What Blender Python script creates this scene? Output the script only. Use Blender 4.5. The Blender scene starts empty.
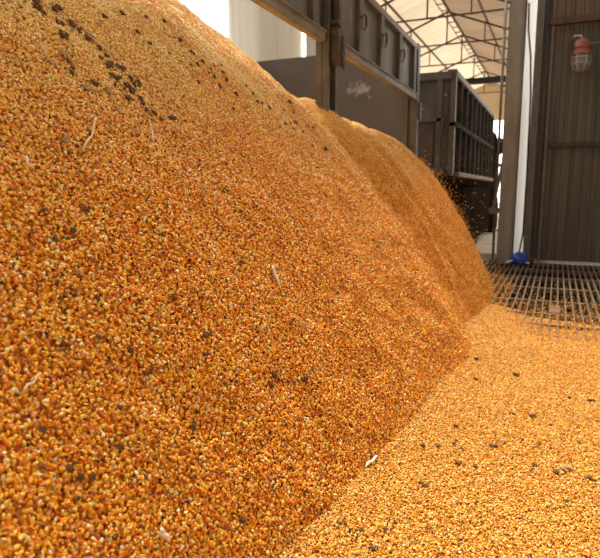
import bpy, bmesh, math, random
import numpy as np
from mathutils import Vector, Matrix, noise
from mathutils.bvhtree import BVHTree
random.seed(7)
COL = bpy.context.scene.collection
PI = math.pi
# ---------------------------------------------------------------- camera
F, CX, CY, H, VX, VY = 570.0, 300.0, 279.0, 1.2, 558.0, 190.0
pitch = math.atan((CY - VY) / F)
cp, sp = math.cos(pitch), math.sin(pitch)
yaw = math.atan((VX - CX) / F * cp)
RR = Vector((math.cos(yaw), math.sin(yaw), 0)); FH = Vector((-math.sin(yaw), math.cos(yaw), 0))
FW = FH * cp - Vector((0, 0, sp)); UU = FH * sp + Vector((0, 0, cp)); CC = Vector((0, 0, H))
cam_d = bpy.data.cameras.new('camera'); cam = bpy.data.objects.new('camera', cam_d); COL.objects.link(cam)
cam_d.sensor_width = 36; cam_d.lens = 36 * F / 600; cam_d.sensor_fit = 'HORIZONTAL'
cam.matrix_world = Matrix(((RR.x, UU.x, -FW.x, 0), (RR.y, UU.y, -FW.y, 0), (RR.z, UU.z, -FW.z, H), (0, 0, 0, 1)))
cam_d.clip_start = .05; cam_d.clip_end = 300
cam_d.dof.use_dof = True; cam_d.dof.focus_distance = 2.3; cam_d.dof.aperture_fstop = 4.0
bpy.context.scene.camera = cam
def ray(px, py): return (FW + RR * ((px - CX) / F) + UU * ((CY - py) / F))

# ---------------------------------------------------------------- materials
def newmat(name):
    m = bpy.data.materials.new(name); m.use_nodes = True
    nt = m.node_tree; b = nt.nodes['Principled BSDF']
    return m, nt, b
def ramp(nt, stops, fac=None, interp='LINEAR'):
    r = nt.nodes.new('ShaderNodeValToRGB'); r.color_ramp.interpolation = interp
    e = r.color_ramp.elements
    while len(e) < len(stops): e.new(.5)
    for i, (p, c) in enumerate(stops):
        e[i].position = p; e[i].color = (*c, 1)
    if fac is not None: nt.links.new(fac, r.inputs['Fac'])
    return r
def noisenode(nt, scale, detail=4, rough=.6, vec=None):
    n = nt.nodes.new('ShaderNodeTexNoise'); n.inputs['Scale'].default_value = scale
    n.inputs['Detail'].default_value = detail; n.inputs['Roughness'].default_value = rough
    if vec: nt.links.new(vec, n.inputs['Vector'])
    return n
def objcoord(nt, sc=(1, 1, 1)):
    t = nt.nodes.new('ShaderNodeTexCoord'); mp = nt.nodes.new('ShaderNodeMapping')
    mp.inputs['Scale'].default_value = sc
    nt.links.new(t.outputs['Object'], mp.inputs['Vector']); return mp.outputs['Vector']
def worn(name, c1, c2, c3=None, scale=3, rough=.6, metal=0.0, stretch=(1, 1, 1), bump=.15):
    m, nt, b = newmat(name); v = objcoord(nt, stretch)
    n = noisenode(nt, scale, 6, .65, v)
    st = [(.35, c1), (.62, c2)] + ([(.72, c3)] if c3 else [])
    r = ramp(nt, st, n.outputs['Fac']); nt.links.new(r.outputs['Color'], b.inputs['Base Color'])
    b.inputs['Roughness'].default_value = rough; b.inputs['Metallic'].default_value = metal
    if bump:
        n2 = noisenode(nt, scale * 9, 4, .6, v); bp = nt.nodes.new('ShaderNodeBump')
        bp.inputs['Strength'].default_value = bump; bp.inputs['Distance'].default_value = .01
        nt.links.new(n2.outputs['Fac'], bp.inputs['Height']); nt.links.new(bp.outputs['Normal'], b.inputs['Normal'])
    return m
M = {}
M['gate'] = worn('gate_sheet', (.10, .085, .062), (.19, .165, .125), (.50, .46, .36), 1.6, .5, stretch=(1, 3.2, .55))
M['rib'] = worn('gate_rib', (.07, .055, .04), (.15, .12, .085), None, 3, .5)
M['rail'] = worn('gate_rail', (.16, .125, .09), (.27, .225, .17), None, 4, .45)
def endwallmat():
    m, nt, b = newmat('end_wall_paint'); v = objcoord(nt); n = noisenode(nt, 5, 6, .6, v)
    base = ramp(nt, [(.3, (.10, .092, .09)), (.7, (.135, .124, .12))], noisenode(nt, 1.5, 4, .6, v).outputs['Fac'])
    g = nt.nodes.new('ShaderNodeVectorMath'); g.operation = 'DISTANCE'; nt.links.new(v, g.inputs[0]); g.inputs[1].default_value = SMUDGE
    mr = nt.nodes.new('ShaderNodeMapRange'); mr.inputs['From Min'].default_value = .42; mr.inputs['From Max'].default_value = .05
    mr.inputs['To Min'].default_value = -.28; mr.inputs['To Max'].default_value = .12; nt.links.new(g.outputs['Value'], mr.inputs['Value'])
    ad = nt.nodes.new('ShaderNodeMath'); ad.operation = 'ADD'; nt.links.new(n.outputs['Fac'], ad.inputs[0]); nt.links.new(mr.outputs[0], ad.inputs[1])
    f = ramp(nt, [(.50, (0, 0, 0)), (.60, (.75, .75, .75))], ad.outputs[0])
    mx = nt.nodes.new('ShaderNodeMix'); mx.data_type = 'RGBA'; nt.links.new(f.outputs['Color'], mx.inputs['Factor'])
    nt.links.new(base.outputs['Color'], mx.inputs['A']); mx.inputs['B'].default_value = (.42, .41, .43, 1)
    nt.links.new(mx.outputs['Result'], b.inputs['Base Color']); b.inputs['Roughness'].default_value = .45
    return m
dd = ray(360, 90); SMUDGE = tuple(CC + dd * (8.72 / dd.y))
M['post'] = worn('post_paint', (.07, .055, .045), (.125, .108, .09), None, 5, .45)
M['lock'] = worn('lock_steel', (.055, .035, .025), (.12, .07, .045), None, 12, .6)
M['smudge'] = worn('end_wall_paint', (.060, .058, .068), (.075, .073, .085), (.30, .31, .36), 2.0, .42, bump=.05)
M['box2'] = worn('trailer_paint', (.085, .07, .052), (.15, .125, .095), (.20, .17, .125), 2.5, .6, stretch=(1, 1, .5))
M['box2side'] = worn('trailer_side_paint', (.06, .054, .048), (.11, .098, .084), None, 3, .6)
M['box2red'] = worn('trailer_rust', (.075, .045, .03), (.13, .085, .06), None, 3, .7)
M['dust'] = worn('dusty_ledge', (.16, .10, .055), (.26, .17, .09), None, 6, .8)
M['chassis'] = worn('chassis_black', (.016, .011, .008), (.035, .024, .016), None, 5, .7)
for q in ('chassis', 'box2side'): M[q].node_tree.nodes['Principled BSDF'].inputs['Specular IOR Level'].default_value = .0
M['tyre'] = worn('tyre_rubber', (.016, .012, .009), (.032, .022, .015), None, 9, .85)
M['tyre'].node_tree.nodes['Principled BSDF'].inputs['Specular IOR Level'].default_value = 0
M['truss'] = worn('truss_steel', (.07, .035, .02), (.12, .065, .04), None, 6, .6)
M['column'] = worn('column_paint', (.20, .165, .125), (.30, .255, .20), None, 2.5, .5, stretch=(1, 1, .3))
M['doorpost'] = worn('door_post_paint', (.13, .115, .09), (.19, .165, .13), None, 3, .5)
M['dark'] = worn('dark_steel', (.03, .025, .02), (.06, .05, .04), None, 5, .6)
M['grate'] = worn('grate_steel', (.13, .085, .055), (.24, .165, .11), None, 8, .5, .3)
M['concrete'] = worn('pale_concrete', (.42, .35, .25), (.55, .47, .36), None, 1.5, .9)
M['darkfloor'] = worn('stained_floor', (.04, .028, .018), (.10, .06, .035), None, 3, .9)
M['silo'] = worn('silo_concrete', (.55, .50, .42), (.93, .88, .79), None, .9, .9, stretch=(1, 1, .05))
M['greywall'] = worn('far_grey_wall', (.50, .46, .40), (.56, .52, .46), None, 1, .9)
M['pipe'] = worn('pipe_green', (.15, .16, .11), (.24, .24, .18), None, 4, .5)
M['blue'] = worn('blue_plastic', (.01, .035, .26), (.02, .07, .42), None, 20, .4)
M['straw'] = worn('straw', (.70, .52, .28), (.85, .70, .45), None, 60, .7)
M['white_husk'] = worn('white_husk', (.80, .70, .52), (.92, .85, .72), None, 60, .7)
M['crumb'] = worn('dark_husk', (.05, .022, .008), (.20, .085, .028), None, 80, .9)
M['redcap'] = worn('lamp_red', (.27, .075, .05), (.36, .13, .09), None, 12, .5)
M['wire'] = worn('lamp_wire', (.45, .42, .36), (.6, .56, .5), None, 10, .4, .6)
M['cob'] = worn('cob_piece', (.36, .19, .07), (.55, .34, .14), None, 60, .85)

# corrugated wall sheet: brown above, grey-brown below, streaks down the ribs
def wallmat():
    m, nt, b = newmat('wall_sheet'); v = objcoord(nt, (7, 1, .35)); n = noisenode(nt, 1.6, 5, .6, v)
    r = ramp(nt, [(.3, (.078, .062, .048)), (.7, (.15, .124, .095))], n.outputs['Fac'])
    nt.links.new(r.outputs['Color'], b.inputs['Base Color']); b.inputs['Roughness'].default_value = .5
    return m
M['wallsheet'] = wallmat()
M['wallbrown'] = worn('wall_sheet_brown', (.12, .075, .048), (.19, .125, .082), None, 1.6, .5, stretch=(7, 1, .35))
def sheetmat(name, c1, c2, tr):
    m, nt, b = newmat(name); v = objcoord(nt); n = noisenode(nt, .55, 4, .6, v)
    r = ramp(nt, [(.35, c1), (.65, c2)], n.outputs['Fac'])
    d = nt.nodes.new('ShaderNodeBsdfDiffuse'); t = nt.nodes.new('ShaderNodeBsdfTranslucent'); mx = nt.nodes.new('ShaderNodeMixShader')
    mx.inputs[0].default_value = tr
    for s in (d, t): nt.links.new(r.outputs['Color'], s.inputs['Color'])
    nt.links.new(d.outputs[0], mx.inputs[1]); nt.links.new(t.outputs[0], mx.inputs[2])
    nt.links.new(mx.outputs[0], nt.nodes['Material Output'].inputs['Surface']); return m
M['roof_l'] = sheetmat('roof_sheet_cream', (.50, .40, .285), (.62, .50, .37), .5)
M['roof_r'] = sheetmat('roof_sheet_brown', (.28, .19, .125), (.38, .27, .18), .42)
M['tarp'] = sheetmat('white_sheet', (.97, .97, .98), (.98, .98, .98), .62)
def glassmat():
    m, nt, b = newmat('lamp_glass'); b.inputs['Base Color'].default_value = (.85, .8, .72, 1)
    b.inputs['Roughness'].default_value = .15; b.inputs['Transmission Weight'].default_value = .8; return m
M['glass'] = glassmat()

CORN = [(0.0, (.03, .010, .002)), (.020, (.20, .035, .002)), (.09, (.62, .12, .002)), (.30, (.84, .255, .003)),
        (.60, (.92, .385, .006)), (.82, (.95, .52, .022)), (.94, (.95, .68, .16)), (1.0, (.96, .87, .58))]
FLOORCORN = [(0.0, (.03, .010, .002)), (.015, (.18, .045, .004)), (.08, (.52, .14, .004)), (.33, (.72, .275, .012)),
        (.62, (.78, .375, .022)), (.84, (.78, .48, .06)), (.95, (.84, .62, .18)), (1.0, (.90, .80, .50))]
def kernelmat(CORN, name):
    m, nt, b = newmat(name)
    oi = nt.nodes.new('ShaderNodeObjectInfo')
    at = nt.nodes.new('ShaderNodeAttribute'); at.attribute_type = 'GEOMETRY'; at.attribute_name = 'tip'
    r = ramp(nt, CORN, oi.outputs['Random'])
    tr = ramp(nt, [(.0, (1, 1, 1)), (.16, (1, 1, 1)), (.34, (0, 0, 0))], at.outputs['Fac'])
    mm = nt.nodes.new('ShaderNodeMath'); mm.operation = 'MULTIPLY'; mm.inputs[1].default_value = .62
    nt.links.new(tr.outputs['Color'], mm.inputs[0])
    mx = nt.nodes.new('ShaderNodeMix'); mx.data_type = 'RGBA'; nt.links.new(mm.outputs[0], mx.inputs['Factor'])
    nt.links.new(r.outputs['Color'], mx.inputs['A']); mx.inputs['B'].default_value = (.95, .68, .22, 1)
    # backlit sheen of the upper slope painted into the colour, broken by noise
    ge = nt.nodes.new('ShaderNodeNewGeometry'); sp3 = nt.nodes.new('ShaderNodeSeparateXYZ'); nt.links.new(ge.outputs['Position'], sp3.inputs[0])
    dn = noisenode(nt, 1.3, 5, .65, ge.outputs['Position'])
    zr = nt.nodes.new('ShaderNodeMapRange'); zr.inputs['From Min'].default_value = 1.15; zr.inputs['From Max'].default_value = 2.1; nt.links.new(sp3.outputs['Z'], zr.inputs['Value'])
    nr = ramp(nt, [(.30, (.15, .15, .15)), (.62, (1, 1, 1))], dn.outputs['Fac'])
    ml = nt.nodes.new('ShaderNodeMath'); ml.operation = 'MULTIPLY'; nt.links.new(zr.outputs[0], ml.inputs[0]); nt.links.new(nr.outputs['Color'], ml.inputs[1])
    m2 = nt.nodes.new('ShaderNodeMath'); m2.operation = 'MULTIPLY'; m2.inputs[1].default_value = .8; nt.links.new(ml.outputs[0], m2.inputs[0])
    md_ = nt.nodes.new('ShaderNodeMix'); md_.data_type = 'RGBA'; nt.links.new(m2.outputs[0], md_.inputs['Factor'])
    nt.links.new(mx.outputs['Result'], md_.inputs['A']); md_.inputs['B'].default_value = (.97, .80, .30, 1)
    nt.links.new(md_.outputs['Result'], b.inputs['Base Color'])
    b.inputs['Roughness'].default_value = .35; b.inputs['Specular IOR Level'].default_value = .38
    return m
def grainbase(CORN, name):
    m, nt, b = newmat(name); v = objcoord(nt)
    vo = nt.nodes.new('ShaderNodeTexVoronoi'); vo.inputs['Scale'].default_value = 110; nt.links.new(v, vo.inputs['Vector'])
    sep = nt.nodes.new('ShaderNodeSeparateColor'); nt.links.new(vo.outputs['Color'], sep.inputs['Color'])
    r = ramp(nt, CORN, sep.outputs['Red']); nt.links.new(r.outputs['Color'], b.inputs['Base Color'])
    bp = nt.nodes.new('ShaderNodeBump'); bp.invert = True; bp.inputs['Distance'].default_value = .008; bp.inputs['Strength'].default_value = .9
    nt.links.new(vo.outputs['Distance'], bp.inputs['Height']); nt.links.new(bp.outputs['Normal'], b.inputs['Normal'])
    b.inputs['Roughness'].default_value = .5
    return m
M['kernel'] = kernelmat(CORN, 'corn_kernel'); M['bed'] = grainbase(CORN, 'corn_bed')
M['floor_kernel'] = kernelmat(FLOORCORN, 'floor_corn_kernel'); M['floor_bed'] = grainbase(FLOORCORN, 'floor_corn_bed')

# ---------------------------------------------------------------- mesh helpers
def mesh_obj(name, bm, mat, parent=None, smooth=False, loc=None):
    me = bpy.data.meshes.new(name)
    bmesh.ops.recalc_face_normals(bm, faces=bm.faces[:])
    bm.to_mesh(me); bm.free()
    if smooth:
        for p in me.polygons: p.use_smooth = True
    me.materials.append(M[mat] if isinstance(mat, str) else mat)
    o = bpy.data.objects.new(name, me); COL.objects.link(o)
    if parent: o.parent = parent; o.matrix_parent_inverse = parent_inv(parent)
    return o
def parent_inv(p):
    m = Matrix.Identity(4); q = p
    while q: m = (Matrix.Translation(q.location) @ q.rotation_euler.to_matrix().to_4x4()) @ (q.matrix_parent_inverse if q.parent else Matrix.Identity(4)) @ m if False else m; q = q.parent
    # all parents used here are unrotated empties or meshes at the origin chain
    t = Vector((0, 0, 0)); q = p
    while q: t += q.location + q.matrix_parent_inverse.translation; q = q.parent
    return Matrix.Translation(-t)
def tag(o, label, cat, group=None, kind=None):
    if label: o['label'] = label
    if cat: o['category'] = cat
    if group: o['group'] = group
    if kind: o['kind'] = kind
    return o
def thing(name, loc, label, cat, group=None):
    o = bpy.data.objects.new(name, None); COL.objects.link(o); o.location = loc; o.empty_display_size = .1
    return tag(o, label, cat, group)
def struct(o): o['kind'] = 'structure'; return o
def box(bm, x0, x1, y0, y1, z0, z1, bev=0):
    vs = [bm.verts.new((x, y, z)) for z in (z0, z1) for y in (y0, y1) for x in (x0, x1)]
    fs = [(0, 1, 3, 2), (4, 6, 7, 5), (0, 4, 5, 1), (2, 3, 7, 6), (0, 2, 6, 4), (1, 5, 7, 3)]
    faces = [bm.faces.new([vs[i] for i in f]) for f in fs]
    if bev:
        ed = set(e for f in faces for e in f.edges)
        bmesh.ops.bevel(bm, geom=list(ed), offset=bev, segments=2, affect='EDGES', clamp_overlap=True)
def bar(bm, a, b, w, h=None, up=Vector((0, 0, 1))):
    a, b = Vector(a), Vector(b); h = h or w; d = (b - a).normalized()
    if abs(d.dot(up)) > .98: up = Vector((0, 1, 0))
    s = d.cross(up).normalized(); u = s.cross(d)
    r = [[bm.verts.new(p + s * sx * w / 2 + u * su * h / 2) for sx, su in ((-1, -1), (1, -1), (1, 1), (-1, 1))] for p in (a, b)]
    for i in range(4): bm.faces.new((r[0][i], r[0][(i + 1) % 4], r[1][(i + 1) % 4], r[1][i]))
    bm.faces.new(r[0][::-1]); bm.faces.new(r[1])
def tube(bm, pts, rad, n=10, cap=True):
    pts = [Vector(p) for p in pts]; rings = []
    rads = rad if isinstance(rad, (list, tuple)) else [rad] * len(pts)
    up = Vector((0, 0, 1))
    for i, p in enumerate(pts):
        d = (pts[min(i + 1, len(pts) - 1)] - pts[max(i - 1, 0)]).normalized()
        u0 = up if abs(d.dot(up)) < .95 else Vector((0, 1, 0))
        s = d.cross(u0).normalized(); u = s.cross(d)
        rings.append([bm.verts.new(p + (s * math.cos(t) + u * math.sin(t)) * rads[i]) for t in [2 * PI * k / n for k in range(n)]])
    for a, b in zip(rings, rings[1:]):
        for k in range(n): bm.faces.new((a[k], a[(k + 1) % n], b[(k + 1) % n], b[k]))
    if cap: bm.faces.new(rings[0][::-1]); bm.faces.new(rings[-1])
def lathe(bm, prof, c, axis='Z', n=24):
    rings = []
    for r, h in prof:
        ring = []
        for k in range(n):
            t = 2 * PI * k / n; x, y = r * math.cos(t), r * math.sin(t)
            p = (x, y, h) if axis == 'Z' else (h, x, y)
            ring.append(bm.verts.new(Vector(c) + Vector(p)))
        rings.append(ring)
    for a, b in zip(rings, rings[1:]):
        for k in range(n): bm.faces.new((a[k], a[(k + 1) % n], b[(k + 1) % n], b[k]))
    bm.faces.new(rings[0][::-1]); bm.faces.new(rings[-1])
def mk(name, mat, parent, fn, **k):
    bm = bmesh.new(); fn(bm); return mesh_obj(name, bm, mat, parent, **k)
def boxo(name, mat, parent, *a, **k): return mk(name, mat, parent, lambda bm: box(bm, *a, **k))

# ---------------------------------------------------------------- grain heightfield
def lerp_tab(tab, v):
    if v <= tab[0][0]: return tab[0][1:]
    for a, b in zip(tab, tab[1:]):
        if v <= b[0]:
            t = (v - a[0]) / (b[0] - a[0]); t = t * t * (3 - 2 * t) if False else t
            return tuple(p + (q - p) * t for p, q in zip(a[1:], b[1:]))
    return tab[-1][1:]
def sst(a, b, x):
    t = min(1, max(0, (x - a) / (b - a))); return t * t * (3 - 2 * t)
# Y : foot x, crest x, crest z
TAB = [(-1.0, -.74, -3.1, 3.15), (1.0, -.72, -3.1, 3.10), (2.7, -.56, -3.05, 2.95), (3.9, -.44, -3.0, 2.66), (4.2, -.46, -2.98, 2.54), (4.62, -.62, -2.9, 2.30),
       (4.85, -.64, -2.7, 2.13), (5.0, -.64, -2.4, 2.07), (5.08, -.64, -2.2, 2.02), (5.22, -.64, -2.1, 1.74), (5.38, -.64, -2.08, 1.80), (5.46, -.63, -2.08, 1.93), (5.6, -.62, -2.08, 1.90), (5.9, -.62, -2.05, 1.90), (8.0, -.62, -2.05, 1.88), (9.2, -.62, -2.0, 1.86)]
YC, RC, YS = 6.6, 1.5, .56
def pile_h(x, y):
    xf, xc, zc = lerp_tab(TAB, y)
    xf += .05 * noise.noise(Vector((0, y * 1.1, 3.3)))
    if y > YC:
        cx = -.62 - RC
        if x > cx: s = RC - math.hypot(x - cx, (y - YC) * YS)
        else: s = RC - (y - YC) * YS + (cx - x) * .3
        s = min(s, xf - x)
    else: s = xf - x
    L = xf - xc
    u = s / L
    if u < 0: return u * 3.0
    k = .62 + .20 * sst(3.5, 5.5, y)
    if u <= 1: return zc * u * (1 + k * (1 - u))
    return zc - (u - 1) * L * .55
def lump(x, y):
    return .022 * noise.noise(Vector((x * 3.1, y * 3.1, .5))) + .010 * noise.noise(Vector((x * 9, y * 9, 2.5)))
def grid_mesh(name, xs, ys, fn, mat):
    nx, ny = len(xs), len(ys)
    verts = []; keep = []
    for y in ys:
        for x in xs:
            z, k = fn(x, y); verts.append((x, y, z)); keep.append(k)
    faces = []
    for j in range(ny - 1):
        for i in range(nx - 1):
            a = j * nx + i
            q = (a, a + 1, a + nx + 1, a + nx)
            if any(keep[v] for v in q): faces.append(q)
    used = sorted(set(v for f in faces for v in f)); mp = {v: i for i, v in enumerate(used)}
    me = bpy.data.meshes.new(name); me.from_pydata([verts[v] for v in used], [], [tuple(mp[v] for v in f) for f in faces])
    for p in me.polygons: p.use_smooth = True
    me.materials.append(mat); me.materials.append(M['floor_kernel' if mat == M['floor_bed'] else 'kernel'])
    o = bpy.data.objects.new(name, me); COL.objects.link(o); return o
def frange(a, b, s): return [a + s * i for i in range(int((b - a) / s) + 1)]
XL = -4.45
def pile_pt(x, y):
    h = pile_h(x, y)
    k = sst(-.1, .25, h)
    z = h + lump(x, y) + k * (.030 * noise.noise(Vector((x * 6, y * 5, h * 5))) + .020 * noise.noise(Vector((x * 13, y * 12, h * 12 + 4))))
    return z, h > -.12 and (h > 1.45 or x > -2.3) and (y < 8.66 or x > -1.95)
pile = grid_mesh('corn_pile', frange(XL, -.2, .028), frange(.35, 9.5, .028),
                 pile_pt, M['bed'])
tag(pile, 'tall steep heap of orange corn kernels spilling out of the truck side', 'corn pile', kind='stuff')
def floor_h(x, y):
    edge = 5.12 + .12 * noise.noise(Vector((x * 1.5, 0, 8))) + .07 * noise.noise(Vector((x * 6, 1, 8))) - .40 * x
    z = .032 + lump(x, y) * .5
    z -= .045 * sst(edge - .8, edge, y) + .022 * sst(edge, edge + .9, y) + .06 * sst(edge + .7, edge + 1.3, y)
    z += .05 * sst(.7, 0, abs(x + .75)) * sst(7.2, 6.0, y)
    return z
floorg = grid_mesh('corn_layer', frange(-1.6, 2.6, .035), frange(.3, 7.2, .035),
                   lambda x, y: (floor_h(x, y), floor_h(x, y) > -.06), M['floor_bed'])
tag(floorg, 'flat golden layer of corn kernels spread on the floor before the grate', 'corn', kind='stuff')

# density attribute: kernels where the photograph (and a step to its side) sees them
def set_density(o, floor=False):
    me = o.data; n = len(me.vertices); co = np.empty(n * 3); me.vertices.foreach_get('co', co); co = co.reshape(-1, 3)
    q = co - np.array(CC); z = q @ np.array(FW); zz = np.maximum(z, .05)
    px = CX + F * (q @ np.array(RR)) / zz; py = CY - F * (q @ np.array(UU)) / zz
    d = np.linalg.norm(q, axis=1)
    inside = (z > .2) & (px > -260) & (px < (1250 if floor else 760)) & (py > -120) & (py < 760)
    dens = np.where(d < 2.5, 24000, np.where(d < 4, 19000, np.where(d < 6, 15000, 11000))).astype(float)
    dens = np.where(inside, dens, 0)
    if floor:
        dens *= np.clip((co[:, 2] + .045) / .05, .0, 1)
        dens = np.where(co[:, 0] < -1.05, 0, dens)
    else: dens = np.where(co[:, 2] < -.03, 0, dens)
    sz = np.where(co[:, 2] > .3, 1.22 - .30 * np.clip((co[:, 2] - 1.3) / .9, 0, 1), 1.22) if not floor else np.full(n, .98)
    dens *= (1.22 / sz) ** 2 * .75
    q2 = me.attributes.new('ksize', 'FLOAT', 'POINT'); q2.data.foreach_set('value', sz.astype(np.float32))
    a = me.attributes.new('dens', 'FLOAT', 'POINT'); a.data.foreach_set('value', dens.astype(np.float32))
    return dens
set_density(pile); set_density(floorg, True)

def kernel_nodes(ng, scale=1.0, mat='kernel'):
    N, L = ng.nodes, ng.links
    ico = N.new('GeometryNodeMeshIcoSphere'); ico.inputs['Radius'].default_value = 1; ico.inputs['Subdivisions'].default_value = 3
    pos = N.new('GeometryNodeInputPosition'); sep = N.new('ShaderNodeSeparateXYZ'); L.new(pos.outputs[0], sep.inputs[0])
    def math_(op, a, b):
        m = N.new('ShaderNodeMath'); m.operation = op
        for i, v in enumerate((a, b)):
            if v is None: continue
            if hasattr(v, 'links') or hasattr(v, 'is_linked'): L.new(v, m.inputs[i])
            else: m.inputs[i].default_value = v
        return m.outputs[0]
    sx, sy, sz = sep.outputs
    st = N.new('GeometryNodeStoreNamedAttribute'); st.data_type = 'FLOAT'; st.domain = 'POINT'; st.inputs['Name'].default_value = 'tip'
    L.new(ico.outputs['Mesh'], st.inputs['Geometry'])
    L.new(math_('ADD', math_('MULTIPLY', sy, .5), .5), st.inputs['Value'])
    wx = math_('MULTIPLY', sx, math_('ADD', math_('MULTIPLY', sy, .0014 * scale), .0042 * scale))
    wy = math_('MULTIPLY', sy, .0056 * scale)
    # slight crown, with a dent on one face
    wz = math_('MULTIPLY', sz, math_('ADD', math_('MULTIPLY', sy, .0006 * scale), .0026 * scale))
    cmb = N.new('ShaderNodeCombineXYZ'); L.new(wx, cmb.inputs[0]); L.new(wy, cmb.inputs[1]); L.new(wz, cmb.inputs[2])
    sp_ = N.new('GeometryNodeSetPosition'); L.new(st.outputs[0], sp_.inputs['Geometry']); L.new(cmb.outputs[0], sp_.inputs['Position'])
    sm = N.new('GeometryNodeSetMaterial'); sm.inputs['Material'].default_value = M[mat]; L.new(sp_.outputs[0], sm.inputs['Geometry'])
    ss = N.new('GeometryNodeSetShadeSmooth'); L.new(sm.outputs[0], ss.inputs[0])
    return ss.outputs[0]
def rnd(ng, kind, lo, hi, seed):
    r = ng.nodes.new('FunctionNodeRandomValue'); r.data_type = kind
    ins = [i for i in r.inputs if i.enabled]
    ins[0].default_value = lo; ins[1].default_value = hi
    r.inputs['Seed'].default_value = seed
    return [o for o in r.outputs if o.enabled][0]
def scatter_group(name, surface=True, scale=1.0, mult=1.0, mat='kernel'):
    ng = bpy.data.node_groups.new(name, 'GeometryNodeTree')
    ng.interface.new_socket('Geometry', in_out='INPUT', socket_type='NodeSocketGeometry')
    ng.interface.new_socket('Geometry', in_out='OUTPUT', socket_type='NodeSocketGeometry')
    N, L = ng.nodes, ng.links
    gi = N.new('NodeGroupInput'); go = N.new('NodeGroupOutput')
    iop = N.new('GeometryNodeInstanceOnPoints'); L.new(kernel_nodes(ng, scale, mat), iop.inputs['Instance'])
    sc = rnd(ng, 'FLOAT', .78, 1.12, 3); L.new(sc, iop.inputs['Scale'])
    if surface:
        ks = N.new('GeometryNodeInputNamedAttribute'); ks.data_type = 'FLOAT'; ks.inputs['Name'].default_value = 'ksize'
        km = N.new('ShaderNodeMath'); km.operation = 'MULTIPLY'; L.new([o for o in ks.outputs if o.enabled][0], km.inputs[0]); L.new(sc, km.inputs[1])
        L.new(km.outputs[0], iop.inputs['Scale'])
        dp = N.new('GeometryNodeDistributePointsOnFaces'); dp.distribute_method = 'RANDOM'
        na = N.new('GeometryNodeInputNamedAttribute'); na.data_type = 'FLOAT'; na.inputs['Name'].default_value = 'dens'
        mu = N.new('ShaderNodeMath'); mu.operation = 'MULTIPLY'; mu.inputs[1].default_value = mult
        L.new([o for o in na.outputs if o.enabled][0], mu.inputs[0]); L.new(mu.outputs[0], dp.inputs['Density'])
        L.new(gi.outputs[0], dp.inputs['Mesh'])
        vm = N.new('ShaderNodeVectorMath'); vm.operation = 'SCALE'
        L.new(dp.outputs['Normal'], vm.inputs[0]); L.new(rnd(ng, 'FLOAT', .001, .0135, 5), vm.inputs['Scale'])
        sp_ = N.new('GeometryNodeSetPosition'); L.new(dp.outputs['Points'], sp_.inputs['Geometry']); L.new(vm.outputs[0], sp_.inputs['Offset'])
        er = N.new('FunctionNodeEulerToRotation'); L.new(rnd(ng, 'FLOAT_VECTOR', (-1.1, -1.1, 0), (1.1, 1.1, 6.283), 9), er.inputs[0])
        rr = N.new('FunctionNodeRotateRotation'); rr.rotation_space = 'LOCAL'
        L.new(dp.outputs['Rotation'], rr.inputs[0]); L.new(er.outputs[0], rr.inputs[1])
        L.new(sp_.outputs[0], iop.inputs['Points']); L.new(rr.outputs[0], iop.inputs['Rotation'])
        j = N.new('GeometryNodeJoinGeometry'); L.new(iop.outputs[0], j.inputs[0]); L.new(gi.outputs[0], j.inputs[0])
        L.new(j.outputs[0], go.inputs[0])
    else:
        er = N.new('FunctionNodeEulerToRotation'); L.new(rnd(ng, 'FLOAT_VECTOR', (0, 0, 0), (6.283, 6.283, 6.283), 9), er.inputs[0])
        L.new(gi.outputs[0], iop.inputs['Points']); L.new(er.outputs[0], iop.inputs['Rotation'])
        L.new(iop.outputs[0], go.inputs[0])
    return ng
SG = scatter_group('kernel_scatter', True, 1.0, 1.0)
SGF = scatter_group('floor_kernel_scatter', True, 1.0, 1.0, 'floor_kernel')
for o, g_ in ((pile, SG), (floorg, SGF)):
    md = o.modifiers.new('kernels', 'NODES'); md.node_group = g_

# BVH of the grain for resting things on it
def tree_of(objs):
    vs, fs = [], []
    for o in objs:
        b = len(vs); vs += [v.co.copy() for v in o.data.vertices]; fs += [tuple(b + i for i in p.vertices) for p in o.data.polygons]
    return BVHTree.FromPolygons(vs, fs)
TREE = tree_of([pile, floorg])
def on_grain(px, py):
    h = TREE.ray_cast(CC, ray(px, py).normalized())
    return (h[0], h[1], h[3]) if h[0] else (None, None, None)
def grain_z(x, y):
    h = TREE.ray_cast(Vector((x, y, 6)), Vector((0, 0, -1)))
    return h[0].z if h[0] else 0

# ---------------------------------------------------------------- flying and stray kernels
def stray(name, pts, label):
    me = bpy.data.meshes.new(name); me.from_pydata(pts, [], [])
    o = bpy.data.objects.new(name, me); COL.objects.link(o); me.materials.append(M['kernel'])
    md = o.modifiers.new('kernels', 'NODES'); md.node_group = bpy.data.node_groups.get('stray_scatter') or scatter_group('stray_scatter', False)
    tag(o, label, 'corn kernels', kind='stuff'); return o
P = []
R2 = random.Random(3)
for i in range(5200):     # stream peeling off the far flank
    y = R2.uniform(5.9, 8.7); x = R2.uniform(-2.0, -.45)
    h = pile_h(x, y)
    if h < .02 and h > -.5: h = 0
    if h < 0 or x < -1.65 or h > 1.55: continue
    off = R2.expovariate(1 / (.025 if R2.random() < .85 else .12))
    P.append((x + off * .8, y + off * .5, h + .02 + off * .4))
for i in range(60):
    P.append((R2.uniform(-1.8, -.3), R2.uniform(5.5, 9.4), R2.uniform(.1, 2.6)))
for i in range(22):
    P.append((R2.uniform(-.6, 1.0), R2.uniform(6, 9.5), R2.uniform(.05, .9) ** 1.5))
P = [p for p in P if not (p[0] < -1.9 and p[2] > 1.4)]
stray('falling_corn_kernels', P, 'loose corn kernels flying through the air off the far end of the heap')
P = []
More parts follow.
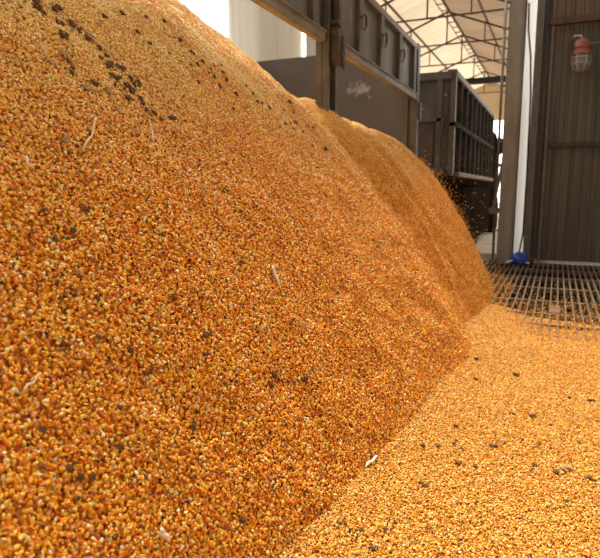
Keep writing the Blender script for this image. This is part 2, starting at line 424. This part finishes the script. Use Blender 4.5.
for i in range(6500):
    y = 5.0 + abs(R2.gauss(0, 1.1)); x = R2.uniform(-1.1, 1.6)
    if y < 9.4: P.append((x, y, .012 + R2.uniform(0, .006)))
stray('scattered_corn_kernels', P, 'thin sprinkle of corn kernels lying over the steel floor grate')

# ---------------------------------------------------------------- floor, pit and grate
def add_floor():
    bm = bmesh.new()
    box(bm, -14, 6, -3, 5.0, -.30, -.05); box(bm, -14, -1.25, 5.0, 10.3, -.30, -.05); box(bm, 2.6, 6, 5.0, 10.3, -.30, -.05)
    return struct(mesh_obj('floor', bm, 'darkfloor'))
add_floor()
struct(boxo('floor_yard', 'concrete', None, -14, 6, 11.6, 60, -.30, -.02))
struct(boxo('floor_threshold', 'darkfloor', None, -14, 6, 10.3, 11.6, -.30, -.02))
def pit(bm):
    box(bm, -1.25, 2.6, 5.0, 10.3, -1.0, -.95); box(bm, -1.25, -1.2, 5.0, 10.3, -.95, -.06); box(bm, 2.55, 2.6, 5.0, 10.3, -.95, -.06)
    box(bm, -1.2, 2.55, 5.0, 5.05, -.95, -.06); box(bm, -1.2, 2.55, 10.25, 10.3, -.95, -.06)
struct(mk('floor_pit', 'dark', None, pit))
gt = thing('floor_grate', (.7, 7.6, -.04), 'rusty steel bar grate over the dark dump pit in front of the corrugated door', 'floor grate')
def bars(bm):
    x = -1.15
    while x < 2.55:
        box(bm, x - .0075, x + .0075, 5.05, 10.2, -.05, .0); x += .072
mk('grate_bars', 'grate', gt, bars)
for y in (5.5, 6.0, 6.7, 7.6, 8.5, 9.4): boxo('cross_bar', 'grate', gt, -1.18, 2.53, y - .022, y + .022, -.055, .002)
mk('grate_frame', 'grate', gt, lambda bm: (box(bm, -1.22, -1.16, 5.02, 10.24, -.06, .004), box(bm, 2.5, 2.56, 5.02, 10.24, -.06, .004), box(bm, -1.16, 2.5, 10.2, 10.26, -.06, .004)))
boxo('cover_plate', 'grate', gt, .0, .10, 6.03, 6.4, .002, .010)

# ---------------------------------------------------------------- near truck
T = thing('dump_truck', (-3.3, 4.5, 0), 'grey high-sided grain truck body nearest the camera with corn pouring from its open side', 'truck')
TX = -2.0; Z0, Z1, Z2, Z3 = 1.45, 2.54, 2.61, 3.28
boxo('end_wall', endwallmat(), T, -4.72, TX - .03, 8.72, 8.78, Z0, 3.30)
boxo('rear_wall', 'smudge', T, -4.72, TX - .03, .10, .16, Z0, 3.30)
def far_side(bm):
    box(bm, -4.78, -4.73, .1, 8.78, Z0, 3.30)
    for i in range(12): box(bm, -4.84, -4.78, .3 + i * .75, .4 + i * .75, Z0, 3.30)
mk('far_side_wall', 'gate', T, far_side)
boxo('truck_bed', 'chassis', T, -4.78, TX - .02, .1, 8.78, Z0 - .14, Z0)
POST_Y = 5.12
def gate(y0, y1, ribs, hooks):
    g = boxo('side_gate', 'gate', T, TX - .075, TX - .045, y0, y1, Z1, Z3)
    mk('gate_rail', 'rail', g, lambda bm: (box(bm, TX - .07, TX + .005, y0, y1, Z1 - .02, Z2, .006), box(bm, TX - .05, TX + .02, y0, y1, Z2 - .012, Z2 + .004, .003), box(bm, TX - .07, TX + .005, y0, y1, Z3 - .06, Z3 + .02, .006)))
    for y in ribs: mk('gate_rib', 'rib', g, lambda bm: box(bm, TX - .05, TX + .005, y - .07, y + .07, Z2, Z3 - .06, .006))
    for y in hooks:
        mk('gate_hook', 'lock', g, lambda bm: tube(bm, [(TX + .012, y - .03, 2.99), (TX + .03, y + .03, 3.03), (TX + .03, y + .075, 3.0), (TX + .028, y + .085, 2.93), (TX + .02, y + .06, 2.88)], .012, 8))
    return g
gate(POST_Y + .16, 8.70, [6.05, 6.85, 7.72, 8.55], [6.05, 6.85, 7.72])
gate(.16, POST_Y - .09, [.9, 1.75, 2.6, 3.4, 4.2, 4.80], [2.6, 3.4])
# middle post: a channel with two flanges, lever and lock box
p = mk('side_post', 'post', T, lambda bm: (box(bm, TX - .10, TX - .03, POST_Y - .08, POST_Y + .15, Z0, Z3 + .05, .006),
                                         box(bm, TX - .03, TX + .03, POST_Y - .08, POST_Y - .05, Z0, Z3 + .05), box(bm, TX - .03, TX + .03, POST_Y + .10, POST_Y + .15, Z0, Z3 + .05)))
mk('lock_lever', 'lock', p, lambda bm: (bar(bm, (TX + .05, POST_Y - .02, 3.35), (TX + .07, POST_Y + .07, 2.62), .05, .03), tube(bm, [(TX + .0, POST_Y + .0, 2.70), (TX + .10, POST_Y + .0, 2.70)], .022)))
mk('lock_box', 'lock', p, lambda bm: (box(bm, TX + .03, TX + .10, POST_Y - .04, POST_Y + .12, 2.33, 2.66, .012), box(bm, TX + .10, TX + .115, POST_Y + .07, POST_Y + .13, 2.30, 2.60, .004),
                                    tube(bm, [(TX + .09, POST_Y + .03, 2.43), (TX + .125, POST_Y + .03, 2.43)], .014)))
mk('corner_post', 'post', T, lambda bm: (box(bm, TX - .10, TX + .01, 8.70, 8.84, Z0, Z3 + .04, .006), box(bm, TX - .02, TX + .04, 8.78, 8.90, 2.25, 2.50, .01)))
mk('end_wall_frame', 'rib', T, lambda bm: box(bm, TX - .2, TX - .12, 8.66, 8.72, Z0, 3.2))
def wheel(parent, x, y, r=.52, w=.56):
    t = mk('tyre', 'tyre', parent, lambda bm: lathe(bm, [(r * .55, -w / 2), (r * .9, -w / 2), (r, -w / 2 + .05), (r, w / 2 - .05), (r * .9, w / 2), (r * .55, w / 2)], (x, y, r), 'X', 28), smooth=False)
    mk('wheel_rim', 'chassis', t, lambda bm: lathe(bm, [(r * .56, -w / 2 + .04), (r * .56, w / 2 - .05), (r * .3, w / 2 - .12), (.08, w / 2 - .02), (.04, w / 2)], (x, y, r), 'X', 20))
mk('chassis_rail', 'chassis', T, lambda bm: (box(bm, -3.9, -3.7, .3, 8.6, 1.0, 1.31), box(bm, -2.95, -2.75, .3, 8.6, 1.0, 1.31), box(bm, -4.3, -2.4, 1.9, 2.1, .42, .6), box(bm, -4.3, -2.4, 3.2, 3.4, .42, .6), box(bm, -4.3, -2.4, 7.4, 7.6, .42, .6),
                                           *[box(bm, -3.9 + s, -3.75 + s, y, y + .2, .55, 1.05) for s in (0, .98) for y in (1.9, 3.2, 7.4)]))
for y in (2.0, 3.3, 7.5):
    wheel(T, -4.4, y); wheel(T, -2.62, y)

# ---------------------------------------------------------------- second truck
T2 = thing('dump_truck', (-2.85, 13, 0), 'dark high-sided truck parked under the canopy beyond the corner of the near truck', 'truck')
bz, tz = 1.46, 3.10; y0, y1 = 9.9, 16.0; xr, xl = -1.69, -4.0
rear = boxo('tailgate', 'box2', T2, xl, xr - .06, y0 + .02, y0 + .07, bz, tz - .02)
mk('gate_frame', 'box2', rear, lambda bm: (box(bm, xl, xr, y0 - .05, y0 + .03, tz - .11, tz + .02, .01), box(bm, xl, xr - .1, y0 - .04, y0 + .03, 2.32, 2.39, .01), box(bm, xl, xr - .1, y0 - .04, y0 + .03, bz, bz + .1, .01),
                                         box(bm, -1.93, -1.84, y0 - .04, y0 + .03, bz + .1, tz - .1)))
mk('lower_panel', 'box2red', rear, lambda bm: (box(bm, xl + .1, -1.97, y0 - .012, y0 + .02, bz + .12, 2.31)))
mk('gate_hinge', 'lock', rear, lambda bm: (box(bm, -1.86, -1.80, y0 - .07, y0 - .03, 2.08, 2.34, .01), box(bm, -1.83, -1.76, y0 - .06, y0 - .03, 2.41, 2.46, .01)))
side = mk('side_wall', 'box2side', T2, lambda bm: (box(bm, xr - .06, xr - .03, y0, y1, bz, tz), box(bm, xl, xl + .04, y0, y1, bz, tz), box(bm, xl, xr - .03, y1 - .05, y1, bz, tz)))
ry = [y0 + .06 + i * (y1 - y0 - .12) / 9 for i in range(10)]
for i, y in enumerate(ry):
    mk('side_rib', 'box2' if i == 0 else 'box2side', side, lambda bm: box(bm, xr - .03, xr + .06, y - .06, y + .06, bz, tz, .006))
mk('top_rail', 'box2', side, lambda bm: (box(bm, xr - .08, xr + .07, y0 - .02, y1, tz - .06, tz + .05, .01), box(bm, xl - .03, xl + .06, y0, y1, tz - .06, tz + .05, .01)))
mk('side_rail', 'box2side', side, lambda bm: (box(bm, xr - .03, xr + .09, y0, y1, 2.24, 2.32, .01)))
mk('dust_ledge', 'dust', side, lambda bm: (box(bm, xr - .03, xr + .12, y0 + .3, y1, bz - .03, bz + .05, .01)))
boxo('truck_bed', 'chassis', T2, xl, xr - .02, y0, y1, bz - .16, bz - .03)
mk('chassis_rail', 'chassis', T2, lambda bm: (box(bm, -3.45, -3.27, y0 + .2, 18.6, .95, 1.3), box(bm, -2.45, -2.27, y0 + .2, 18.6, .95, 1.3), box(bm, -3.5, -2.2, y0 + .1, y0 + .2, .9, 1.3),
     *[box(bm, -3.7, -1.9, y - .08, y + .08, .45, .62) for y in (10.9, 12.1, 17.0)], *[box(bm, -3.45 + q, -3.27 + q, y - .1, y + .1, .55, 1.0) for q in (0, 1.0) for y in (10.9, 12.1, 17.0)]))
for x in (-1.98, -4.0): boxo('mud_flap', 'tyre', T2, x, x + .5, 10.22, 10.24, .16, 1.28)
boxo('tool_box', 'chassis', T2, -2.15, -1.62, 12.95, 15.9, .12, 1.28, .03)
mk('mudguard', 'chassis', T2, lambda bm: (box(bm, -2.05, -1.5, 10.26, 12.85, 1.16, 1.25, .03), box(bm, -1.53, -1.49, 10.26, 12.85, .86, 1.2, .01)))
for y in (10.9, 12.1): wheel(T2, -3.7, y, .54); wheel(T2, -1.76, y, .54)
wheel(T2, -1.72, 17.0, .54, .36); wheel(T2, -3.9, 17.0, .54, .36)
def cab(bm):
    pr = [(16.2, .7), (18.3, .7), (18.35, 1.3), (18.15, 2.6), (17.9, 2.85), (16.25, 2.85)]
    a = [bm.verts.new((-3.95, y, z)) for y, z in pr]; b = [bm.verts.new((-1.72, y, z)) for y, z in pr]
    n = len(pr)
    for i in range(n): bm.faces.new((a[i], a[(i + 1) % n], b[(i + 1) % n], b[i]))
    bm.faces.new(a[::-1]); bm.faces.new(b)
    bmesh.ops.bevel(bm, geom=bm.edges[:], offset=.06, segments=2, affect='EDGES')
cb = mk('cab', 'chassis', T2, cab)
mk('wing_mirror', 'chassis', cb, lambda bm: (box(bm, -1.68, -1.50, 17.3, 17.37, 2.18, 2.66, .05), tube(bm, [(-1.75, 17.4, 2.6), (-1.6, 17.4, 2.66)], .015), tube(bm, [(-1.75, 17.4, 1.75), (-1.6, 17.4, 1.8), (-1.6, 17.4, 2.2)], .015), box(bm, -1.67, -1.53, 17.3, 17.37, 1.82, 1.98, .04)))
mk('wheel_arch', 'chassis', cb, lambda bm: tube(bm, [(-1.66, 17.0 + .68 * math.cos(t), .54 + .68 * math.sin(t)) for t in [PI * k / 8 for k in range(9)]], .08, 8))

# ---------------------------------------------------------------- canopy roof
RX, RZ, SL = -3.05, 6.0, .39
EL, ER = -5.4, -.80
def zroof(x): return RZ - SL * abs(x - RX)
def roof(bm, xa, xb):
    n = 40; A, B = [], []
    za, zb = zroof(xa) + .12, zroof(xb) + .12
    for i in range(141):
        y = 10.4 + i * (28.4 - 10.4) / 140; dz = .018 * math.sin(i * PI / 2)
        A.append(bm.verts.new((xa, y, za + dz))); B.append(bm.verts.new((xb, y, zb + dz)))
    for i in range(140): bm.faces.new((A[i], A[i + 1], B[i + 1], B[i]))
def thick(o, t=.004):
    m = o.modifiers.new('thickness', 'SOLIDIFY'); m.thickness = t; return o
struct(mk('ceiling', 'roof_l', None, lambda bm: roof(bm, EL, RX)))
struct(mk('ceiling_right', 'roof_r', None, lambda bm: roof(bm, RX, ER)))
struct(boxo('ceiling_bay', 'wallbrown', None, 1.3, 7, -4, 10.45, 6.22, 6.28))
def gable(bm):
    vs = [bm.verts.new(p) for p in [(EL, 28.3, 4.35), (ER, 28.3, 4.35), (ER, 28.3, zroof(ER) + .1), (RX, 28.3, RZ + .1), (EL, 28.3, zroof(EL) + .1)]]
    f = bm.faces.new(vs); r = bmesh.ops.extrude_face_region(bm, geom=[f]); bmesh.ops.translate(bm, vec=(0, .03, 0), verts=[v for v in r['geom'] if isinstance(v, bmesh.types.BMVert)])
struct(mk('wall_gable', 'roof_l', None, gable))
tr_y = [11.6, 14.1, 16.7, 19.3, 22.2, 25.4]
words = ['nearest the camera, hidden mostly by the near truck', 'crossing above the near truck corner', 'above the rear end of the parked truck', 'over the middle of the parked truck', 'over the front of the parked truck', 'farthest away, by the gable']
for y, w in zip(tr_y, words):
    t = thing('roof_truss', (RX, y, 5.2), 'brown welded steel roof truss ' + w, 'roof truss', 'roof trusses of the canopy')
    r = .03
    mk('top_chord', 'truss', t, lambda bm: (bar(bm, (EL, y, zroof(EL) + .0), (RX, y, RZ), .045), bar(bm, (RX, y, RZ), (ER, y, zroof(ER)), .045)))
    mk('bottom_chord', 'truss', t, lambda bm: bar(bm, (EL, y, 5.16), (ER, y, 5.16), .036))
    mk('king_post', 'truss', t, lambda bm: bar(bm, (RX, y, 5.16), (RX, y, RZ), .036))
    for s in (-1, 1):
        mk('strut', 'truss', t, lambda bm: bar(bm, (RX + s * 1.0, y, 5.16), (RX + s * 1.0, y, zroof(RX + 1.0)), .03))
for x, w in ((RX + .03, 'running along the ridge of the canopy'), (RX - 1.0, 'halfway down the cream left slope'), (RX + 1.05, 'halfway down the brown right slope'), (EL + .1, 'along the left eave above the truck'), (ER - .05, 'along the right eave above the column')):
    z = zroof(x) + .048
    tag(mk('purlin', 'truss', None, lambda bm: bar(bm, (x, 11.0, z), (x, 28.2, z - 0), .045, .045)), 'long brown steel purlin ' + w, 'purlin', 'purlins under the canopy roof')
lr = thing('ridge_ladder', (RX, 19, 5.95), 'narrow laced steel strip under the canopy ridge', 'roof brace')
for i in range(30): mk('rung', 'truss', lr, lambda bm: bar(bm, (RX - .07, 11 + i * .57, RZ - .12), (RX + .10, 11 + i * .57, RZ - .12), .022))
mk('side_rod', 'truss', lr, lambda bm: (bar(bm, (RX - .07, 10.6, RZ - .12), (RX - .07, 28.2, RZ - .12), .02), bar(bm, (RX + .10, 10.6, RZ - .12), (RX + .10, 28.2, RZ - .12), .02)))
tag(mk('tie_beam', 'dark', None, lambda bm: (box(bm, EL, ER, 15.9, 16.02, 3.92, 3.94), box(bm, EL, ER, 15.95, 15.97, 3.94, 4.05), box(bm, EL, ER, 15.9, 16.02, 4.05, 4.07))),
    'dark horizontal steel beam crossing above the parked truck', 'beam')
for i, y in enumerate((14.1, 19.3, 25.4)):
    tag(mk('canopy_post', 'truss', None, lambda bm: box(bm, EL - .06, EL + .06, y - .06, y + .06, -.02, zroof(EL) - .03)), ['slim brown post at left eave, nearest of the row', 'slim brown post at left eave, middle of the row', 'slim brown post at left eave, farthest of the row'][i], 'post', 'left eave posts')
    if i: tag(mk('canopy_post', 'truss', None, lambda bm: box(bm, ER - .05, ER + .05, y - .05, y + .05, -.02, zroof(ER) - .03)), ['', 'slim brown post at right eave behind the big column', 'slim brown post at right eave, farthest away'][i], 'post', 'right eave posts')

# ---------------------------------------------------------------- column, pipe, white sheet, door wall
c = thing('steel_column', (-.7, 10.02, 0), 'wide grey-beige steel column rising left of the bright white gap', 'column')
mk('column_shaft', 'column', c, lambda bm: (box(bm, -.86, -.66, 9.98, 10.10, -.02, 5.0, .008), box(bm, -.66, -.635, 9.99, 10.06, -.02, 5.0, .004)))
boxo('column_flange', 'dark', c, -.88, -.62, 10.12, 10.15, -.02, 5.0)
pp = thing('drain_pipe', (-.98, 10.3, 0), 'thin green-grey pipe standing left of the wide column', 'pipe')
mk('pipe', 'pipe', pp, lambda bm: tube(bm, [(-.965, 10.4, 0), (-.965, 10.4, 5.2)], .022, 10), smooth=True)
for z in (.5, 1.4, 2.0, 2.9, 3.8): boxo('pipe_bracket', 'pipe', pp, -.99, -.87, 10.37, 10.40, z, z + .03)
mk('brace_arm', 'pipe', pp, lambda bm: (bar(bm, (-1.0, 10.36, .85), (-.88, 10.3, 1.65), .045), box(bm, -1.06, -.90, 10.30, 10.38, .80, .90, .01)))
def sheet(bm):
    g = [[bm.verts.new((-.95 + i * .06, 10.9 + .03 * math.sin(i * 1.3) + .01 * math.sin(k * 2.0), -.02 + k * .27)) for i in range(15)] for k in range(21)]
    for a, b in zip(g, g[1:]):
        for i in range(14): bm.faces.new((a[i], a[i + 1], b[i + 1], b[i]))
sh = mk('white_sheet', 'tarp', None, sheet, smooth=True)
tag(sh, 'bright white sheet seen through the narrow gap beside the column', 'sheet')
tag(mk('rubber_strip', 'dark', None, lambda bm: tube(bm, [(-.60, 10.15, 4.1), (-.585, 10.15, 3.7), (-.53, 10.15, 3.3), (-.495, 10.15, 2.7), (-.48, 10.15, 1.4), (-.485, 10.15, .5), (-.53, 10.13, .12), (-.55, 10.13, 0)], .014, 8)), 'dark curved strip hanging down the right edge of the white gap', 'strip')
def corr(bm, xa, xb, za, zb, y, amp=.018, pitch_=.135):
    n = int((xb - xa) / pitch_) ; pts = []
    for i in range(n + 1):
        x = xa + i * pitch_
        for dx, dy in ((0, 0), (.35, 0), (.45, -amp), (.62, -amp), (.72, 0)): pts.append((x + dx * pitch_, y + dy))
    A = [bm.verts.new((x, yy, za)) for x, yy in pts]; B = [bm.verts.new((x, yy, zb)) for x, yy in pts]
    for i in range(len(pts) - 1): bm.faces.new((A[i], A[i + 1], B[i + 1], B[i]))
w = struct(thick(mk('wall_corrugated', 'wallsheet', None, lambda bm: corr(bm, -.30, 4.2, .035, 3.76, 10.36)), .006))
w2 = struct(thick(mk('wall_upper', 'wallbrown', None, lambda bm: corr(bm, -.30, 4.2, 3.70, 6.2, 10.335)), .006))
struct(mk('trim_1', 'truss', None, lambda bm: box(bm, -.28, 4.2, 10.24, 10.31, 3.76, 3.86, .006)))
struct(mk('trim_2', 'dark', None, lambda bm: box(bm, -.28, 4.2, 10.28, 10.33, 1.88, 1.95, .006)))
dp = thing('door_post', (-.34, 10.2, 0), 'tall brown-grey door post between the white gap and the corrugated wall', 'door post')
mk('post_shaft', 'doorpost', dp, lambda bm: (box(bm, -.475, -.40, 10.17, 10.32, -.02, 6.0, .006), box(bm, -.40, -.375, 10.14, 10.32, -.02, 6.0)))
boxo('post_edge', 'dark', dp, -.37, -.30, 10.20, 10.34, -.02, 6.0)
for z in (.6, 1.3, 2.0, 2.7, 3.4, 4.0): mk('bolt', 'wire', dp, lambda bm: tube(bm, [(-.46, 10.17, z), (-.46, 10.145, z)], .010, 8))
mk('flat_bar', 'doorpost', dp, lambda bm: box(bm, -.245, -.21, 10.27, 10.30, 0, 6.0))

# warning lamp on the corrugated wall
lx, ly, lz = .20, 10.12, 3.25
lm = thing('warning_lamp', (lx, ly, lz), 'caged lamp with a red cap on the corrugated wall', 'lamp')
mk('lamp_cap', 'redcap', lm, lambda bm: lathe(bm, [(.03, .22), (.08, .215), (.115, .18), (.12, .10), (.10, .095), (.10, .06), (.13, .055), (.13, .0), (.11, -.005)], (lx, ly, lz), 'Z', 28), smooth=False)
mk('lamp_glass', 'glass', lm, lambda bm: lathe(bm, [(.10, -.01), (.11, -.05), (.105, -.13), (.08, -.19), (.03, -.215), (.01, -.22)], (lx, ly, lz), 'Z', 24), smooth=True)
def cage(bm):
    for k in range(6):
        t = PI * k / 3
        tube(bm, [(lx + r * math.cos(t), ly + r * math.sin(t), lz + h) for r, h in ((.13, .0), (.135, -.08), (.125, -.16), (.08, -.225), (.0, -.245))], .006, 6)
    for r, h in ((.138, -.05), (.132, -.13)):
        tube(bm, [(lx + r * math.cos(t), ly + r * math.sin(t), lz + h) for t in [2 * PI * k / 20 for k in range(21)]], .006, 6)
mk('wire_cage', 'wire', lm, cage)
mk('wall_bracket', 'wire', lm, lambda bm: (tube(bm, [(lx, ly, lz + .21), (lx - .02, ly, lz + .28), (lx - .12, ly + .04, lz + .29), (lx - .16, ly + .12, lz + .25), (lx - .16, 10.34, lz + .22)], .012, 8), tube(bm, [(lx + .08, ly + .02, lz + .16), (lx + .3, ly + .17, lz + .20), (lx + .6, 10.33, lz + .21)], .006, 6)))

# blue crumpled plastic at the foot of the column
bx, by = -.50, 9.88
def crumple(bm):
    bmesh.ops.create_icosphere(bm, subdivisions=4, radius=1)
    for v in bm.verts:
        p = v.co.copy(); n = noise.noise(p * 1.7) * .35 + abs(noise.noise(p * 4.0)) * .35
        v.co = Vector((bx + p.x * (.13 + .05 * n), by + p.y * (.09 + .04 * n), max(.003, .085 + p.z * .11 * (1 + n))))
bl = thing('crumpled_plastic', (bx, by, 0), 'crumpled blue plastic sack lying at the foot of the white gap', 'sack')
mk('plastic_body', 'blue', bl, crumple)
mk('torn_corner', 'tarp', bl, lambda bm: bar(bm, (bx - .20, by - .05, .03), (bx - .10, by - .03, .07), .06, .02))
mk('torn_corner', 'tarp', bl, lambda bm: bar(bm, (bx + .10, by - .07, .03), (bx + .15, by - .05, .05), .04, .015))

# ---------------------------------------------------------------- outside, left
def silo(bm): lathe(bm, [(1.28, -.3), (1.28, 4.9), (1.32, 4.95), (1.32, 5.1), (1.28, 5.15), (1.28, 11), (.2, 12)], (-9.6, 18.5, 0), 'Z', 40)
tag(mk('grain_silo', 'silo', None, silo, smooth=False), 'pale round silo in the bright yard behind the near truck', 'silo')
tag(mk('far_building', 'greywall', None, lambda bm: (box(bm, -7.85, -6.9, 18, 22, -.3, 7.5), box(bm, -7.95, -6.8, 17.9, 22.1, 7.5, 7.8))), 'pale grey block building in the yard, right of the round silo', 'building')

# ---------------------------------------------------------------- straws, husks, cob bits, dark crumbs
def strand(pxs, rad, name, mat, label, cat, group=None, flat=False):
    pts = []
    for (px, py) in pxs:
        h, n, d = on_grain(px, py)
        if h is None: return
        pts.append(h + n * (.016 + rad))
    # densify with a slight bend
    P_ = []
    for a, b in zip(pts, pts[1:]):
        for k in range(4): P_.append(a.lerp(b, k / 4))
    P_.append(pts[-1]); P_ = [q + Vector((0, 0, .004 * math.sin(i * 1.3))) for i, q in enumerate(P_)]
    n = len(P_); rr = [rad * (.45 + .75 * math.sin(PI * (i + .6) / (n + .2))) if flat else rad for i in range(n)]
    base = P_[0].copy(); bm = bmesh.new(); tube(bm, [q - base for q in P_], rr, 7)
    o = mesh_obj(name, bm, mat, smooth=True); o.location = base; tag(o, label, cat, group)
strand([(93, 122), (88, 138), (80, 154)], .0035, 'corn_straw', 'straw', 'pale straw standing out below the dark crumb band, upper left of heap', 'straw')
strand([(146, 123), (149, 134), (150, 145)], .0035, 'corn_straw', 'straw', 'short upright pale straw just under the dark crumb band, right of the longer one', 'straw')
strand([(84, 38), (98, 48), (117, 61)], .003, 'corn_straw', 'straw', 'thin slanting pale straw beside the dark crumbs high on the heap', 'straw')
strand([(36, 378), (28, 385), (18, 394)], .003, 'corn_straw', 'straw', 'pale slanting straw near the left edge at mid height of the heap', 'straw')
strand([(36, 47), (40, 53), (44, 60)], .003, 'corn_straw', 'straw', 'tiny pale straw near the top left of the heap', 'straw')
strand([(373, 457), (367, 462), (361, 467)], .006, 'corn_husk', 'white_husk', 'white husk flake near the foot of the heap above the floor corn', 'husk', flat=True)
strand([(269, 269), (272, 277), (276, 288)], .006, 'corn_husk', 'white_husk', 'white pointed husk flake in the middle of the heap face', 'husk', flat=True)
strand([(155, 530), (159, 536), (164, 541)], .006, 'corn_husk', 'white_husk', 'white husk bit low on the heap near the bottom edge', 'husk', flat=True)
strand([(22, 160), (24, 168)], .004, 'corn_husk', 'white_husk', 'small pale husk at the left side under the two straws', 'husk', flat=True)
strand([(288, 318), (305, 327)], .0022, 'corn_straw', 'straw', 'fine hairlike straw right of centre, below the white husk', 'straw')
def crumb_mesh(seed):
    bm = bmesh.new(); bmesh.ops.create_icosphere(bm, subdivisions=3, radius=1); r = random.Random(seed)
    off = Vector((r.random() * 20, r.random() * 20, 0))
    for v in bm.verts:
        p = v.co.copy(); n = noise.noise(p * 1.4 + off) * .6 + noise.noise(p * 3.7 + off) * .5
        v.co = Vector((p.x * 1.15, p.y * .85, p.z * .6)) * (1 + n)
    me = bpy.data.meshes.new('husk_crumb')
    bm.to_mesh(me); bm.free(); me.materials.append(M['crumb']); return me
CM = [crumb_mesh(s) for s in range(6)]; CP = []
for me in CM[:3]:
    c_ = me.copy(); c_.materials.clear(); c_.materials.append(M['cob']); CP.append(c_)
def crumbs(pts, size_px, label, group, name='husk_crumb', meshes=CM, cat='husk crumb'):
    for (px, py) in pts:
        h, n, d = on_grain(px + R2.gauss(0, 1.6), py + R2.gauss(0, 1.2))
        if h is None: continue
        s = size_px * d / F / 2 * R2.uniform(.55, 1.25)
        o = bpy.data.objects.new(name, R2.choice(meshes)); COL.objects.link(o)
        o.location = h + n * (s * .35 + .012); o.scale = (s, s, s)
        q = n.to_track_quat('Z', 'Y').to_euler(); o.rotation_euler = q
        o.rotation_euler.rotate_axis('Z', R2.uniform(0, 6.28)); tag(o, label, cat, group)
band = [(58, 12), (69, 27), (56, 26), (64, 40), (75, 34), (88, 42), (101, 60), (113, 72), (118, 78), (124, 86), (131, 93), (136, 99), (126, 92), (148, 117), (160, 123), (170, 123), (176, 140), (108, 66), (82, 38), (40, 8), (98, 52), (119, 70), (128, 80), (115, 84), (140, 104), (110, 80), (122, 74), (134, 84), (145, 110), (62, 34), (44, 14), (30, 6), (92, 86), (84, 90), (66, 62), (150, 113), (105, 70), (72, 70), (136, 88), (128, 100)]
band = [(px + R2.gauss(0, 2.2), py + R2.gauss(0, 2.2)) for px, py in band for q in (0, 1)]
crumbs(band, 4.6, 'dark brown husk crumb in the band running down the upper left of the heap', 'crumbs in the dark upper band')
up = [(134, 33), (170, 40), (176, 46), (191, 56), (195, 67), (188, 66), (209, 71), (214, 66), (221, 74), (226, 80), (219, 87), (235, 97), (253, 96), (256, 103), (261, 104), (270, 110), (281, 109), (293, 125), (291, 115), (199, 62), (206, 75), (220, 66), (246, 88), (232, 110), (302, 135), (311, 148), (315, 170), (323, 151), (310, 126), (284, 124), (196, 84), (212, 80), (160, 22), (144, 20), (120, 16), (103, 18), (288, 104), (279, 130), (152, 47), (166, 56)]
crumbs(up, 3.6, 'small black crumb on the pale upper slope of the heap', 'crumbs on the upper slope')
mid = [(56, 203), (71, 232), (65, 241), (58, 285), (66, 290), (75, 278), (60, 300), (92, 300), (84, 212), (36, 470), (70, 466), (76, 478), (66, 470), (88, 477), (136, 516), (137, 527), (103, 444), (113, 443), (52, 404), (40, 432), (118, 448), (239, 263), (235, 268), (268, 388), (270, 376), (299, 381), (96, 340), (128, 350), (150, 372), (148, 330), (172, 300), (186, 316), (205, 338), (110, 250), (118, 408), (60, 350), (58, 345), (180, 410), (190, 430), (290, 470), (215, 490), (240, 520), (56, 240), (38, 211)]
crumbs(mid, 5.5, 'dark crumb sunk between the kernels on the steep lower face of the heap', 'crumbs on the lower face')
flr = [(337, 525), (344, 526), (349, 537), (364, 535), (395, 527), (385, 533), (420, 449), (436, 449), (434, 449), (456, 443), (455, 447), (459, 452), (457, 431), (463, 431), (491, 448), (496, 450), (523, 442), (538, 449), (536, 450), (549, 428), (512, 417), (530, 419), (567, 505), (589, 481), (593, 482), (569, 402), (481, 527), (508, 538), (413, 553), (458, 466), (474, 470), (420, 488), (426, 490), (579, 445), (517, 377), (475, 360), (480, 409), (535, 466), (354, 533), (372, 551), (478, 380), (455, 425), (590, 403), (560, 476)]
crumbs(flr, 4.2, 'dark crumb lying on the flat corn layer at lower right', 'crumbs on the floor corn')
crumbs([(60, 58), (50, 66), (66, 62), (104, 92), (86, 90), (62, 140), (118, 112)], 7, 'tan cob fragment near the top left of the heap', 'cob fragments', 'cob_fragment', CP, 'cob fragment')
crumbs([(563, 472), (521, 480), (567, 470), (503, 443)], 6, 'pale tan cob fragment on the floor corn at lower right', 'floor cob fragments', 'cob_fragment', CP, 'cob fragment')

# ---------------------------------------------------------------- light
wd = bpy.data.worlds.new('world'); bpy.context.scene.world = wd; wd.use_nodes = True
nt = wd.node_tree; bg = nt.nodes['Background']
tc = nt.nodes.new('ShaderNodeTexCoord')
dt = nt.nodes.new('ShaderNodeVectorMath'); dt.operation = 'DOT_PRODUCT'; nt.links.new(tc.outputs['Generated'], dt.inputs[0])
dt.inputs[1].default_value = Vector((-.52, .80, .34)).normalized()
rp = ramp(nt, [(.0, (.11, .095, .078)), (.45, (.21, .188, .16)), (.72, (.50, .47, .42)), (.88, (.78, .75, .69)), (1.0, (1.7, 1.63, 1.5))])
mr = nt.nodes.new('ShaderNodeMapRange'); mr.inputs['From Min'].default_value = -1; nt.links.new(dt.outputs['Value'], mr.inputs['Value']); nt.links.new(mr.outputs[0], rp.inputs['Fac'])
nt.links.new(rp.outputs['Color'], bg.inputs['Color']); bg.inputs['Strength'].default_value = 3.2
sl = bpy.data.lights.new('sun', 'SUN'); sl.energy = 4.2; sl.angle = math.radians(9); sl.color = (1, .97, .88)
so = bpy.data.objects.new('sun', sl); COL.objects.link(so)
so.rotation_euler = Vector((-.33, .30, .89)).to_track_quat('Z', 'Y').to_euler()
vs = bpy.context.scene.view_settings; vs.view_transform = 'Standard'; vs.look = 'None'; vs.gamma = 1; vs.exposure = 0.22; vs.use_curve_mapping = False
